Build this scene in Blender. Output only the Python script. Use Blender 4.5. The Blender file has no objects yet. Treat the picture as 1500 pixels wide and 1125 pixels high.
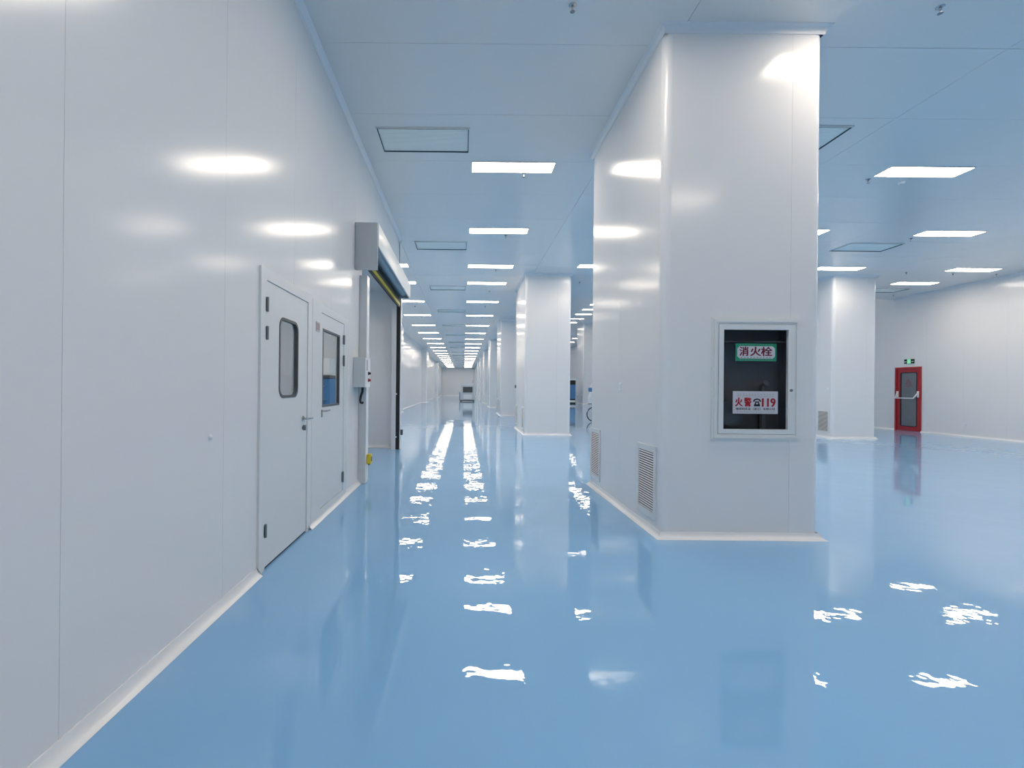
import bpy, bmesh, math, random
from mathutils import Vector, Matrix
random.seed(7)
S = bpy.context.scene
COL = S.collection
PI = math.pi

# ------------------------------------------------------------------ camera, world, exposure
CAM_H = 1.40
cam_d = bpy.data.cameras.new('camera'); cam = bpy.data.objects.new('camera', cam_d); COL.objects.link(cam)
cam_d.sensor_width = 36.0; cam_d.lens = 36.0 * 670.0 / 1500.0
cam_d.shift_x = (750 - 678.9) / 1500.0; cam_d.shift_y = (567.6 - 562.5) / 1500.0
cam_d.clip_start = 0.05; cam_d.clip_end = 300
cam.location = (0, 0, CAM_H); cam.rotation_euler = (PI / 2, -0.0096, 0)
S.camera = cam
w = bpy.data.worlds.new('world'); S.world = w; w.use_nodes = True
w.node_tree.nodes['Background'].inputs[0].default_value = (0.75, 0.85, 1.0, 1)
w.node_tree.nodes['Background'].inputs[1].default_value = 0.02
S.view_settings.view_transform = 'Standard'; S.view_settings.look = 'None'
S.view_settings.gamma = 1.0; S.view_settings.use_curve_mapping = False
S.view_settings.exposure = 0.0
LAMP = 23.8          # strength of the LED panels
S.cycles.use_denoising = True
S.cycles.max_bounces = 14; S.cycles.diffuse_bounces = 8
S.cycles.sample_clamp_indirect = 8.0

# ------------------------------------------------------------------ materials
def pmat(name, col, rough=0.5, metal=0.0, spec=0.5, coat=0.0, coat_rough=0.03, var=0.03, vscale=3.0,
         bump=0.0, bscale=4.0, trans=0.0, emit=None, estr=0.0, bump2=0.0, bscale2=20.0):
    m = bpy.data.materials.new(name); m.use_nodes = True
    nt = m.node_tree; b = nt.nodes['Principled BSDF']
    tc = nt.nodes.new('ShaderNodeTexCoord')
    geo = nt.nodes.new('ShaderNodeNewGeometry')
    nz = nt.nodes.new('ShaderNodeTexNoise'); nz.inputs['Scale'].default_value = vscale; nz.inputs['Detail'].default_value = 3
    nt.links.new(geo.outputs['Position'], nz.inputs['Vector'])
    mx = nt.nodes.new('ShaderNodeMix'); mx.data_type = 'RGBA'
    mx.inputs['A'].default_value = (*[max(0, c * (1 - var)) for c in col], 1)
    mx.inputs['B'].default_value = (*[min(1, c * (1 + var)) for c in col], 1)
    nt.links.new(nz.outputs['Fac'], mx.inputs['Factor'])
    nt.links.new(mx.outputs['Result'], b.inputs['Base Color'])
    b.inputs['Roughness'].default_value = rough; b.inputs['Metallic'].default_value = metal
    b.inputs['Specular IOR Level'].default_value = spec
    b.inputs['Coat Weight'].default_value = coat; b.inputs['Coat Roughness'].default_value = coat_rough
    if trans: b.inputs['Transmission Weight'].default_value = trans; b.inputs['IOR'].default_value = 1.1 if trans < 1 else 1.02
    if emit: b.inputs['Emission Color'].default_value = (*emit, 1); b.inputs['Emission Strength'].default_value = estr
    if bump:
        n1 = nt.nodes.new('ShaderNodeTexNoise'); n1.inputs['Scale'].default_value = bscale; n1.inputs['Detail'].default_value = 1.5
        nt.links.new(geo.outputs['Position'], n1.inputs['Vector'])
        bp = nt.nodes.new('ShaderNodeBump'); bp.inputs['Strength'].default_value = 1.0; bp.inputs['Distance'].default_value = bump
        nt.links.new(n1.outputs['Fac'], bp.inputs['Height'])
        last = bp
        if bump2:
            n2 = nt.nodes.new('ShaderNodeTexNoise'); n2.inputs['Scale'].default_value = bscale2; n2.inputs['Detail'].default_value = 2
            nt.links.new(geo.outputs['Position'], n2.inputs['Vector'])
            b2 = nt.nodes.new('ShaderNodeBump'); b2.inputs['Strength'].default_value = 1.0; b2.inputs['Distance'].default_value = bump2
            nt.links.new(n2.outputs['Fac'], b2.inputs['Height']); nt.links.new(bp.outputs['Normal'], b2.inputs['Normal'])
            last = b2
        nt.links.new(last.outputs['Normal'], b.inputs['Normal'])
        nt.links.new(last.outputs['Normal'], b.inputs['Coat Normal'])
    return m
M = {}
M['panel'] = pmat('white_steel_panel', (0.83, 0.83, 0.835), rough=0.165, spec=0.5, var=0.01, vscale=0.7, bump=0.0012, bscale=1.3)
M['ceil'] = pmat('ceiling_panel', (0.78, 0.775, 0.76), rough=0.2, spec=0.45, var=0.015, vscale=0.6, bump=0.0015, bscale=1.2)
M['floor'] = pmat('blue_epoxy', (0.222, 0.475, 0.78), rough=0.5, spec=0.2, coat=1.0, coat_rough=0.012, var=0.03, vscale=0.5,
                  bump=0.0032, bscale=1.6, bump2=0.0009, bscale2=7.0)
M['trim'] = pmat('white_aluminium_trim', (0.83, 0.84, 0.86), rough=0.22, spec=0.5, var=0.01)
M['back'] = pmat('wall_core', (0.7, 0.7, 0.71), rough=0.6, var=0.02)
M['door'] = pmat('door_paint', (0.77, 0.785, 0.785), rough=0.32, var=0.01, bump=0.0006, bscale=2.0)
M['grey'] = pmat('grey_powder_coat', (0.50, 0.53, 0.56), rough=0.4, var=0.02)
M['ltgrey'] = pmat('light_grey_paint', (0.62, 0.65, 0.67), rough=0.35, var=0.02)
M['dark'] = pmat('dark_steel', (0.10, 0.11, 0.12), rough=0.4, metal=0.3, var=0.05)
M['black'] = pmat('black_rubber', (0.012, 0.013, 0.016), rough=0.55, var=0.1)
M['hinge'] = pmat('hinge_steel', (0.22, 0.24, 0.26), rough=0.35, metal=0.7, var=0.05)
M['chrome'] = pmat('brushed_chrome', (0.46, 0.48, 0.50), rough=0.22, metal=1.0, var=0.03)
M['yellow'] = pmat('yellow_plastic', (0.72, 0.56, 0.03), rough=0.4, var=0.05)
M['olive'] = pmat('olive_rubber', (0.10, 0.085, 0.05), rough=0.6, var=0.1)
M['curtain'] = pmat('grey_blue_curtain', (0.38, 0.46, 0.52), rough=0.45, var=0.03)
M['glass'] = pmat('clear_glass', (0.92, 0.95, 0.96), rough=0.01, var=0.0, trans=1.0)
M['cabin'] = pmat('cabinet_inside', (0.11, 0.112, 0.125), rough=0.6, var=0.15, vscale=5)
M['red'] = pmat('red_door_paint', (0.42, 0.012, 0.022), rough=0.35, var=0.06)
M['redink'] = pmat('red_ink', (0.36, 0.008, 0.018), rough=0.6, var=0.05)
M['brush'] = pmat('maroon_ink', (0.14, 0.004, 0.03), rough=0.6, var=0.05)
M['blackink'] = pmat('black_ink', (0.012, 0.014, 0.018), rough=0.6, var=0.05)
M['greyink'] = pmat('grey_ink', (0.30, 0.32, 0.34), rough=0.6, var=0.05)
M['green'] = pmat('green_sticker', (0.012, 0.25, 0.14), rough=0.4, var=0.06)
M['paper'] = pmat('white_sticker', (0.58, 0.57, 0.62), rough=0.45, var=0.02)
M['white'] = pmat('white_plastic', (0.82, 0.83, 0.84), rough=0.35, var=0.02)
M['ffu'] = pmat('diffuser_plate', (0.84, 0.88, 0.84), rough=0.5, var=0.02)
M['slot'] = pmat('painted_gap_shade', (0.05, 0.09, 0.11), rough=0.7, var=0.1)  # dark colour stands in for shade at the diffuser edge
M['blue'] = pmat('blue_machine_paint', (0.08, 0.23, 0.46), rough=0.4, var=0.06)
M['teal'] = pmat('pale_teal_paint', (0.42, 0.56, 0.60), rough=0.4, var=0.05)
M['film'] = pmat('white_wrap_film', (0.80, 0.82, 0.84), rough=0.25, var=0.06, vscale=8, bump=0.02, bscale=6)
M['frost'] = pmat('door_glass_grey', (0.16, 0.18, 0.20), rough=0.12, var=0.1, vscale=2)
M['lamp'] = pmat('led_diffuser', (0.9, 0.9, 0.9), rough=0.5, var=0.0, emit=(1.0, 0.855, 0.695), estr=LAMP)
M['exitglow'] = pmat('exit_sign_glow', (0.2, 0.7, 0.35), rough=0.4, emit=(0.16, 0.75, 0.32), estr=0.7)
M['exitdark'] = pmat('exit_sign_dark', (0.006, 0.03, 0.02), rough=0.3)

# ------------------------------------------------------------------ mesh helpers (all geometry in world metres)
ORG = {}
def box(bm, x0, x1, y0, y1, z0, z1):
    v = [bm.verts.new(p) for p in ((x0,y0,z0),(x1,y0,z0),(x1,y1,z0),(x0,y1,z0),(x0,y0,z1),(x1,y0,z1),(x1,y1,z1),(x0,y1,z1))]
    for f in ((0,3,2,1),(4,5,6,7),(0,1,5,4),(1,2,6,5),(2,3,7,6),(3,0,4,7)): bm.faces.new([v[i] for i in f])
def rbox(bm, x0, x1, y0, y1, z0, z1, r=0.005, seg=2):
    t = bmesh.new(); box(t, x0, x1, y0, y1, z0, z1)
    bmesh.ops.bevel(t, geom=t.edges[:], offset=r, segments=seg, affect='EDGES', profile=0.5)
    merge(bm, t)
def merge(bm, t, mat=None):
    if mat: bmesh.ops.transform(t, matrix=mat, verts=t.verts[:])
    me = bpy.data.meshes.new('tmp'); t.to_mesh(me); t.free(); bm.from_mesh(me); bpy.data.meshes.remove(me)
def P3(axis, u, v, a):
    return (a, u, v) if axis == 'x' else (u, a, v) if axis == 'y' else (u, v, a)
def plate(bm, outer, holes, axis, a0, a1):
    """flat plate with outline + holes (2D loops) extruded from a0 to a1 along axis"""
    for a in (a0, a1):
        t = bmesh.new(); edges = []
        for lp in [outer] + holes:
            vs = [t.verts.new(P3(axis, u, v, a)) for u, v in lp]
            edges += [t.edges.new((vs[i], vs[(i + 1) % len(vs)])) for i in range(len(vs))]
        bmesh.ops.triangle_fill(t, use_beauty=True, use_dissolve=False, edges=edges)
        merge(bm, t)
    for lp in [outer] + holes:
        n = len(lp); A = [bm.verts.new(P3(axis, u, v, a0)) for u, v in lp]; B = [bm.verts.new(P3(axis, u, v, a1)) for u, v in lp]
        for i in range(n): bm.faces.new((A[i], A[(i+1) % n], B[(i+1) % n], B[i]))
    bmesh.ops.remove_doubles(bm, verts=bm.verts[:], dist=1e-6)
def rect(u0, u1, v0, v1): return [(u0, v0), (u1, v0), (u1, v1), (u0, v1)]
def rrect(u0, u1, v0, v1, r, n=5):
    out = []
    for cu, cv, a in ((u1 - r, v0 + r, -PI/2), (u1 - r, v1 - r, 0), (u0 + r, v1 - r, PI/2), (u0 + r, v0 + r, PI)):
        out += [(cu + r * math.cos(a + PI/2*i/n), cv + r * math.sin(a + PI/2*i/n)) for i in range(n + 1)]
    return out
def tube(bm, pts, r, n=8, closed=False):
    pts = [Vector(p) for p in pts]; rings = []
    for i, p in enumerate(pts):
        if closed: d = pts[(i+1) % len(pts)] - pts[i-1]
        else: d = (pts[min(i+1, len(pts)-1)] - pts[max(i-1, 0)])
        d.normalize(); up = Vector((0,0,1)) if abs(d.z) < 0.9 else Vector((1,0,0))
        a = d.cross(up).normalized(); b = d.cross(a)
        rr = r[i] if isinstance(r, (list, tuple)) else r
        rings.append([bm.verts.new(p + (a * math.cos(2*PI*k/n) + b * math.sin(2*PI*k/n)) * rr) for k in range(n)])
    m = len(rings)
    for i in range(m if closed else m - 1):
        A, B = rings[i], rings[(i+1) % m]
        for k in range(n): bm.faces.new((A[k], A[(k+1) % n], B[(k+1) % n], B[k]))
    if not closed: bm.faces.new(rings[0][::-1]); bm.faces.new(rings[-1])
def lathe(bm, prof, c, axis='z', n=16):
    """prof: (radius, offset along axis)"""
    rings = []
    for r, h in prof:
        rg = []
        for k in range(n):
            u, v = r * math.cos(2*PI*k/n), r * math.sin(2*PI*k/n)
            o = (u, v, h) if axis == 'z' else (h, u, v) if axis == 'x' else (u, h, v)
            rg.append(bm.verts.new((c[0]+o[0], c[1]+o[1], c[2]+o[2])))
        rings.append(rg)
    for A, B in zip(rings, rings[1:]):
        for k in range(n): bm.faces.new((A[k], A[(k+1) % n], B[(k+1) % n], B[k]))
    bm.faces.new(rings[0]); bm.faces.new(rings[-1])
def loop_sweep(bm, x0, x1, y0, y1, prof):
    """profile (out, z) swept round a rectangle, mitred"""
    rings = [[bm.verts.new(p) for p in ((x0-o, y0-o, z), (x1+o, y0-o, z), (x1+o, y1+o, z), (x0-o, y1+o, z))] for o, z in prof]
    for A, B in zip(rings, rings[1:]):
        for k in range(4): bm.faces.new((A[k], A[(k+1) % 4], B[(k+1) % 4], B[k]))
def run_sweep(bm, a, b, nrm, prof):
    """profile (out, z) swept from a to b (2D points), out along nrm"""
    A = [bm.verts.new((a[0] + nrm[0]*o, a[1] + nrm[1]*o, z)) for o, z in prof]
    B = [bm.verts.new((b[0] + nrm[0]*o, b[1] + nrm[1]*o, z)) for o, z in prof]
    for i in range(len(prof) - 1): bm.faces.new((A[i], A[i+1], B[i+1], B[i]))
    bm.faces.new(A); bm.faces.new(B[::-1])
def finish(name, bm, mat, smooth=False):
    bmesh.ops.recalc_face_normals(bm, faces=bm.faces[:])
    me = bpy.data.meshes.new(name); bm.to_mesh(me); bm.free()
    me.materials.append(M[mat])
    if smooth:
        for p in me.polygons: p.use_smooth = True
        me.set_sharp_from_angle(angle=math.radians(40))
    return me
def part(name, bm, mat, parent=None, smooth=False):
    me = finish(name, bm, mat, smooth)
    o = bpy.data.objects.new(name, me); COL.objects.link(o)
    if parent is not None:
        org = ORG[parent.name]; me.transform(Matrix.Translation(-org)); o.parent = parent; ORG[o.name] = org
    else: ORG[o.name] = Vector((0,0,0))
    return o
def tag(o, label=None, cat=None, group=None, kind=None):
    if label: o['label'] = label
    if cat: o['category'] = cat
    if group: o['group'] = group
    if kind: o['kind'] = kind
    return o
def thing(name, loc, label=None, cat=None, group=None, kind=None):
    o = bpy.data.objects.new(name, None); COL.objects.link(o); o.location = loc; o.empty_display_size = 0.1
    ORG[o.name] = Vector(loc)
    return tag(o, label, cat, group, kind)
def copy_tree(o, loc, parent=None):
    c = o.copy(); COL.objects.link(c); c.parent = parent
    if loc is not None: c.location = loc; ORG[c.name] = Vector(loc)
    for ch in o.children: copy_tree(ch, None, c)
    return c
def text_mesh(body, x0, x1, z0, z1, y, bold=0.0):
    # bold: stroke widening, as a fraction of the box height, from overlaid copies
    """text filled into a box on a plane facing -Y; returns bmesh"""
    cu = bpy.data.curves.new('t', 'FONT'); cu.body = body; cu.size = 1.0; cu.resolution_u = 3
    ob = bpy.data.objects.new('t', cu); COL.objects.link(ob)
    dg = bpy.context.evaluated_depsgraph_get(); me = bpy.data.meshes.new_from_object(ob.evaluated_get(dg))
    bpy.data.objects.remove(ob); bpy.data.curves.remove(cu)
    bm = bmesh.new(); bm.from_mesh(me); bpy.data.meshes.remove(me)
    if not bm.verts: return bm
    xs = [v.co.x for v in bm.verts]; ys = [v.co.y for v in bm.verts]
    ax, bx, ay, by = min(xs), max(xs), min(ys), max(ys)
    for v in bm.verts:
        v.co = Vector((x0 + (v.co.x-ax)/(bx-ax)*(x1-x0), y, z0 + (v.co.y-ay)/(by-ay)*(z1-z0)))
    if bold:
        d_ = bold * (z1 - z0); me = bpy.data.meshes.new('t'); bm.to_mesh(me); bm.free(); bm = bmesh.new()
        for k, (i, j) in enumerate(((0, 0), (1, 0), (-1, 0), (0, .6), (0, -.6))):
            t_ = bmesh.new(); t_.from_mesh(me); bmesh.ops.translate(t_, verts=t_.verts[:], vec=(i*d_, -k*2e-5, j*d_)); merge(bm, t_)
        bpy.data.meshes.remove(me)
    return bm

# ------------------------------------------------------------------ the hall: dimensions
H = 4.82; HB = 7.4                     # low ceiling, high-bay ceiling
XL = -1.51; XL2 = -3.80; XR = 15.89; XB = 3.40
YN = -9.0; YE = 10.65; YH = 17.0; YF = 80.4
MOD = 1.165                            # panel module
def structure(name, bm, mat, label=None, cat=None):
    o = part(name, bm, mat); return tag(o, label, cat, None, 'structure')

bm = bmesh.new(); box(bm, -6.6, XR + 0.2, YN - 0.2, YF + 0.2, -0.12, 0)
structure('floor', bm, 'floor', 'glossy blue epoxy floor running the length of the hall', 'floor')

# left wall: core slab + separate panels (with the door and shutter openings)
D1 = (3.36, 4.50, 2.285); D2 = (4.52, 5.90, 2.26); SH = (6.74, 10.22, 3.42)
core = [(YN, 0), (D1[0]+.03, 0), (D1[0]+.03, D1[2]-.03), (D1[1]-.03, D1[2]-.03), (D1[1]-.03, 0), (D2[0]+.03, 0), (D2[0]+.03, D2[2]-.03), (D2[1]-.03, D2[2]-.03), (D2[1]-.03, 0),
        (SH[0], 0), (SH[0], SH[2]), (SH[1], SH[2]), (SH[1], 0), (YE, 0), (YE, H), (YN, H)]
bm = bmesh.new(); plate(bm, core, [], 'x', XL - 0.10, XL - 0.012)
wl = structure('wall_left', bm, 'back', 'long white steel panel wall on the left with doors', 'wall')
seams = [1.72 + MOD * k for k in range(-9, 8)]
edges = [YN] + [s for s in seams if YN + .2 < s < YE - .2] + [YE]
G = 0.0010
for a, b in zip(edges, edges[1:]):
    y0, y1 = a + G, b - G
    # panel outline, cut by the openings it meets (all start at the floor)
    cuts = sorted((max(y0, o[0]), min(y1, o[1]), o[2]) for o in (D1, D2, SH) if o[0] < y1 - .01 and o[1] > y0 + .01)
    lo = [(y0, 0.0)]
    for c0, c1, cz in cuts:
        if c0 <= y0 + 1e-6: lo = lo[:-1] + [(y0, cz)] if lo[-1][0] >= y0 - 1e-6 and len(lo) == 1 else lo + [(c0, cz)]
        else: lo += [(c0, 0.0), (c0, cz)]
        lo += [(c1, cz)]
        if c1 < y1 - 1e-6: lo += [(c1, 0.0)]
    if not cuts or cuts[-1][1] < y1 - 1e-6: lo += [(y1, 0.0)]
    # drop zero-width repeats
    pl = []
    for q in lo + [(y1, H), (y0, H)]:
        if not pl or (abs(q[0]-pl[-1][0]) > 1e-5 or abs(q[1]-pl[-1][1]) > 1e-5): pl.append(q)
    bm = bmesh.new(); plate(bm, pl, [], 'x', XL - 0.011, XL)
    part('wall_panel', bm, 'panel', wl)
# end face of the left wall block, and the left wall further on
bm = bmesh.new(); box(bm, -6.6, XL, YE - 0.10, YE, 0, H)
structure('wall_partition', bm, 'panel', 'end wall of the side room seen through the open shutter doorway', 'wall')
bm = bmesh.new(); box(bm, XL2 - 0.1, XL2, YE, YF, 0, H)
structure('wall_left_far', bm, 'panel', 'white corridor wall further back on the left', 'wall')
# right wall
bm = bmesh.new()
plate(bm, [(YN, 0), (YF, 0), (YF, HB), (YH + .1, HB), (YH + .1, H), (YN, H)], [rect(15.88, 16.80, 0.06, 2.24)], 'x', XR + 0.012, XR + 0.10)
wr = structure('wall_right', bm, 'back', 'white steel panel wall on the right with the red door', 'wall')
RD = (15.86, 16.82, 2.28)
rs = [13.37 + MOD * k for k in range(-3, 4)]
rs = [YN] + rs + [YF]
for i, (a, b) in enumerate(zip(rs, rs[1:])):
    y0, y1 = a + G, b - G
    top = HB if y0 > YH - 1 else H
    if a < RD[0] < b and a < RD[1] < b: pl = [(y0, 0), (RD[0], 0), (RD[0], RD[2]), (RD[1], RD[2]), (RD[1], 0), (y1, 0), (y1, top), (y0, top)]
    elif a < RD[0] < b: pl = [(y0, 0), (RD[0], 0), (RD[0], RD[2]), (y1, RD[2]), (y1, top), (y0, top)]
    elif a < RD[1] < b: pl = [(y0, RD[2]), (RD[1], RD[2]), (RD[1], 0), (y1, 0), (y1, top), (y0, top)]
    else: pl = rect(y0, y1, 0, top)
    if y0 < YH < y1 and i < len(rs) - 2: pl = [(u, min(v, H)) for u, v in pl]
    bm = bmesh.new(); plate(bm, pl, [], 'x', XR, XR + 0.011)
    part('wall_panel', bm, 'panel', wr)
bm = bmesh.new(); box(bm, XR + .3, XR + .5, 14.5, 18.2, -0.1, 3); structure('wall_outside', bm, 'back', 'dim wall behind the glazed red door', 'wall')
# end walls
bm = bmesh.new(); box(bm, XL2 - .1, XR + .1, YF, YF + 0.1, 0, HB); structure('wall_far', bm, 'panel', 'white end wall far down the corridor', 'wall')
bm = bmesh.new(); box(bm, XL - .1, XR + .1, YN - 0.1, YN, 0, H); structure('wall_near', bm, 'panel', 'white wall behind the viewpoint', 'wall')
# upper walls of the high bay
bm = bmesh.new(); box(bm, XB, XR + .1, YH - .1, YH, H + 0.005, HB); box(bm, XB - .1, XB, YH, YF, H + 0.005, HB)
structure('wall_upper', bm, 'panel', 'upper wall where the ceiling steps up behind the columns', 'wall')
bm = bmesh.new(); box(bm, XB, XR + .1, YH, YF, HB, HB + .1); structure('ceiling_high', bm, 'ceil', 'higher ceiling of the bay behind the columns', 'ceiling')

# low ceiling: slab + panels near the camera, slab with the same surface further on
bm = bmesh.new(); box(bm, -6.6, XR + .1, YN, YH, H + 0.012, H + 0.12); box(bm, XL2 - .1, XB, YH, YF, H + 0.012, H + 0.12)
cl = structure('ceiling', bm, 'grey', 'blue-grey white panel ceiling with rows of lights', 'ceiling')
xs = [XL, 2.05, 5.38, 8.70, 12.02, XR]
ys = [4.55 + 1.18 * k for k in range(-2, 12)]
def cpanel(x0, x1, y0, y1, name='ceiling_panel'):
    b_ = bmesh.new(); box(b_, x0 + .0022, x1 - .0022, y0 + .0022, y1 - .0022, H, H + 0.011); return part(name, b_, 'ceil', cl)
for x0, x1 in zip(xs, xs[1:]):
    for y0, y1 in zip(ys, ys[1:]):
        if y1 > YH - .3: y1 = YH
        if y0 < YH - .3: cpanel(x0, x1, y0, y1)
    cpanel(x0, x1, YN, ys[0])
for k in range(6): cpanel(XL2, XL, YE + 1.06*k, YE + 1.06*(k+1)) if YE + 1.06*(k+1) <= YH + .05 else None
for k in range(54):
    y0 = YH + 1.18*k
    if y0 < YF - 1.2:
        for x0, x1 in ((XL2, XL), (XL, 2.05), (2.05, XB)):
            if y0 < 24: cpanel(x0, x1, y0, y0 + 1.18)
bm = bmesh.new(); box(bm, XL2, XB, YH + 1.18*6, YF, H, H + 0.011); part('ceiling_panel_run', bm, 'ceil', cl)

# coves: floor skirting and ceiling cove
PROF = [(0, .060), (.006, .060), (.009, .042), (.017, .026), (.030, .013), (.044, .006), (.050, .0015), (.050, 0)]
CPROF = [(o * 1.15, H - z * 1.15) for o, z in PROF]
def skirting(name, a, b, nrm, label, prof=PROF, cat='skirting', mat='trim'):
    bm = bmesh.new(); run_sweep(bm, a, b, nrm, prof)
    o = part(name, bm, mat, None, True); return tag(o, label, cat, None, 'structure')
skirting('baseboard_left', (XL, YN), (XL, D1[0]), (1, 0), 'white coved skirting at the foot of the left wall, near the viewer')
skirting('baseboard_left_2', (XL, D1[1] - .05), (XL, 6.60), (1, 0), 'white coved skirting between first door and shutter post')
skirting('baseboard_right', (XR, YN), (XR, RD[0]), (-1, 0), 'white coved skirting along right wall in front of red door')
skirting('baseboard_right_2', (XR, RD[1]), (XR, YF), (-1, 0), 'white coved skirting along right wall beyond red door')
skirting('baseboard_partition', (-6.5, YE - .10), (XL - .1, YE - .10), (0, -1), 'white skirting of the wall seen through the shutter doorway')
skirting('baseboard_left_far', (XL2, YE), (XL2, YF), (1, 0), 'white skirting of the far left corridor wall')
skirting('baseboard_far', (XL2, YF), (XR, YF), (0, -1), 'white skirting of the far end wall')
skirting('trim_1', (XL, YN), (XL, YE), (1, 0), 'pale cove where left wall meets the ceiling', CPROF, 'cove')
skirting('trim_2', (XR, YN), (XR, YH - .1), (-1, 0), 'pale cove where right wall meets the ceiling', CPROF, 'cove')
skirting('trim_3', (XL2, YE), (XL2, YF), (1, 0), 'pale cove above the far left corridor wall', CPROF, 'cove')
skirting('trim_4', (XL2, YF), (XB, YF), (0, -1), 'pale cove above the far end wall', CPROF, 'cove')

# side room behind the left wall
bm = bmesh.new(); box(bm, -6.6, -6.5, 2.2, YE, 0, 3.6); structure('wall_side_room', bm, 'panel', 'back wall of the side room behind the door windows', 'wall')
bm = bmesh.new(); box(bm, -6.6, XL - .1, 2.1, 2.2, 0, 3.6); structure('wall_side_room_2', bm, 'panel', 'near wall of the side room behind the door windows', 'wall')
bm = bmesh.new(); box(bm, -6.6, XL - .1, 2.1, YE - .1, 3.6, 3.7); structure('ceiling_side_room', bm, 'ceil', 'ceiling of the side room behind the left wall', 'ceiling')

# ------------------------------------------------------------------ columns clad in panels
def column(x0, x1, y0, y1, top, label, seamx, seamy, hole=None, name='column'):
    c = thing(name, ((x0+x1)/2, (y0+y1)/2, 0), label, 'column', 'panel clad columns')
    R = 0.075; t = 0.02
    def face(axis, a0, a1, u0, u1, s):
        for u, v in ((u0 + R, s - G), (s + G, u1 - R)):
            hs = []
            if hole and axis == 'y' and a0 == y0:
                hu0, hu1, hv0, hv1 = hole
                hs = [hole]
            bm = bmesh.new()
            if hs:
                if u < hu0 and v > hu1: plate(bm, rect(u, v, 0.0, top), [rect(*hole)], axis, a0, a1)
                elif u < hu0 < v: plate(bm, [(u,0),(v,0),(v,hv0),(hu0,hv0),(hu0,hv1),(v,hv1),(v,top),(u,top)], [], axis, a0, a1)
                elif u < hu1 < v: plate(bm, [(u,0),(v,0),(v,top),(u,top),(u,hv1),(hu1,hv1),(hu1,hv0),(u,hv0)], [], axis, a0, a1)
                else: plate(bm, rect(u, v, 0.0, top), [], axis, a0, a1)
            else: plate(bm, rect(u, v, 0.0, top), [], axis, a0, a1)
            part('panel', bm, 'panel', c)
    face('y', y0, y0 + t, x0, x1, seamx); face('y', y1, y1 - t, x0, x1, seamx)
    face('x', x0, x0 + t, y0, y1, seamy); face('x', x1, x1 - t, y0, y1, seamy)
    for cx, cy, a in ((x0+R, y0+R, PI), (x1-R, y0+R, -PI/2), (x1-R, y1-R, 0), (x0+R, y1-R, PI/2)):
        bm = bmesh.new(); n = 8
        A = [bm.verts.new((cx + R*math.cos(a+PI/2*i/n), cy + R*math.sin(a+PI/2*i/n), 0)) for i in range(n+1)]
        B = [bm.verts.new((v.co.x, v.co.y, top)) for v in A]
        for i in range(n): bm.faces.new((A[i], A[i+1], B[i+1], B[i]))
        part('corner_trim', bm, 'trim', c, True)
    bm = bmesh.new(); loop_sweep(bm, x0, x1, y0, y1, PROF); part('skirting', bm, 'trim', c, True)
    bm = bmesh.new(); loop_sweep(bm, x0, x1, y0, y1, [(o*1.15, top - z*1.15) for o, z in PROF]); part('ceiling_cove', bm, 'trim', c, True)
    return c
CAB = (2.352, 3.136, 0.952, 2.056)      # opening for the fire cabinet
AX0, AX1, AY0, AY1 = 1.865, 3.360, 4.303, 6.70
column(AX0, AX1, AY0, AY1, H, 'large white column nearest the viewer, with the fire hydrant cabinet', 3.07, 5.48, CAB)
cols = [(1.834, 3.20, 13.67, 16.10, 'white column standing second in the corridor row'),
        (1.85, 3.25, 23.0, 25.4, 'white column standing third in the corridor row'),
        (1.85, 3.25, 32.4, 34.8, 'white column standing fourth in the corridor row'),
        (1.85, 3.25, 41.7, 44.1, 'far white column with a dark hydrant cabinet on its front'),
        (1.85, 3.25, 51.0, 53.4, 'white column standing sixth in the corridor row'),
        (1.85, 3.25, 60.4, 62.8, 'white column standing seventh in the corridor row'),
        (1.85, 3.25, 69.7, 72.1, 'last white column of the corridor row')]
for x0, x1, y0, y1, lb in cols: column(x0, x1, y0, y1, H, lb, x0 + .95, y0 + 1.18)
column(10.907, 12.188, 13.515, 15.93, H, 'white column on the right in front of the red door wall', 11.9, 14.7)
column(10.9, 12.19, 41.7, 44.1, HB, 'tall white column in the high bay seen through the gap', 11.9, 42.9)
for y0, lb in ((23.0, 'white pilaster column on the left corridor side, nearest the shutter'), (41.7, 'white pilaster column halfway along the left corridor wall'),
               (60.4, 'white pilaster column near the far end on the left')):
    column(-4.7, -3.35, y0, y0 + 2.4, H, lb, -4.0, y0 + 1.18)

# ------------------------------------------------------------------ return-air grilles on the column sides
def make_vent(label, x, y0, z0=0.135, w_=0.465, h=0.705):
    """faces -X, against plane x"""
    v = thing('air_grille', (x, y0 + w_/2, z0), label, 'air vent', 'return air grilles low on the columns')
    bm = bmesh.new(); plate(bm, rect(y0, y0+w_, z0, z0+h), [rect(y0+.045, y0+w_-.045, z0+.06, z0+h-.06)], 'x', x - 0.012, x - 0.0005)
    part('frame', bm, 'door', v)
    bm = bmesh.new(); box(bm, x - .003, x - 0.0005, y0+.03, y0+w_-.03, z0+.05, z0+h-.05); part('duct_shade_sheet', bm, 'black', v)  # black sheet stands in for the shade inside the duct
    n = 24; zz0 = z0+.062; zz1 = z0+h-.062
    for i in range(n):
        zc = zz0 + (zz1-zz0)*(i+.5)/n
        bm = bmesh.new()
        p = [(x-.0115, zc-.0060), (x-.0100, zc-.0070), (x-.0035, zc+.0035), (x-.005, zc+.0045)]
        A = [bm.verts.new((px, y0+.044, pz)) for px, pz in p]; B = [bm.verts.new((px, y0+w_-.044, pz)) for px, pz in p]
        for k in range(4): bm.faces.new((A[k], A[(k+1) % 4], B[(k+1) % 4], B[k]))
        bm.faces.new(A); bm.faces.new(B)
        part('slat', bm, 'white', v)
    return v
v0 = make_vent('louvred air grille near the front edge of the nearest column', AX0, 4.405)
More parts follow.
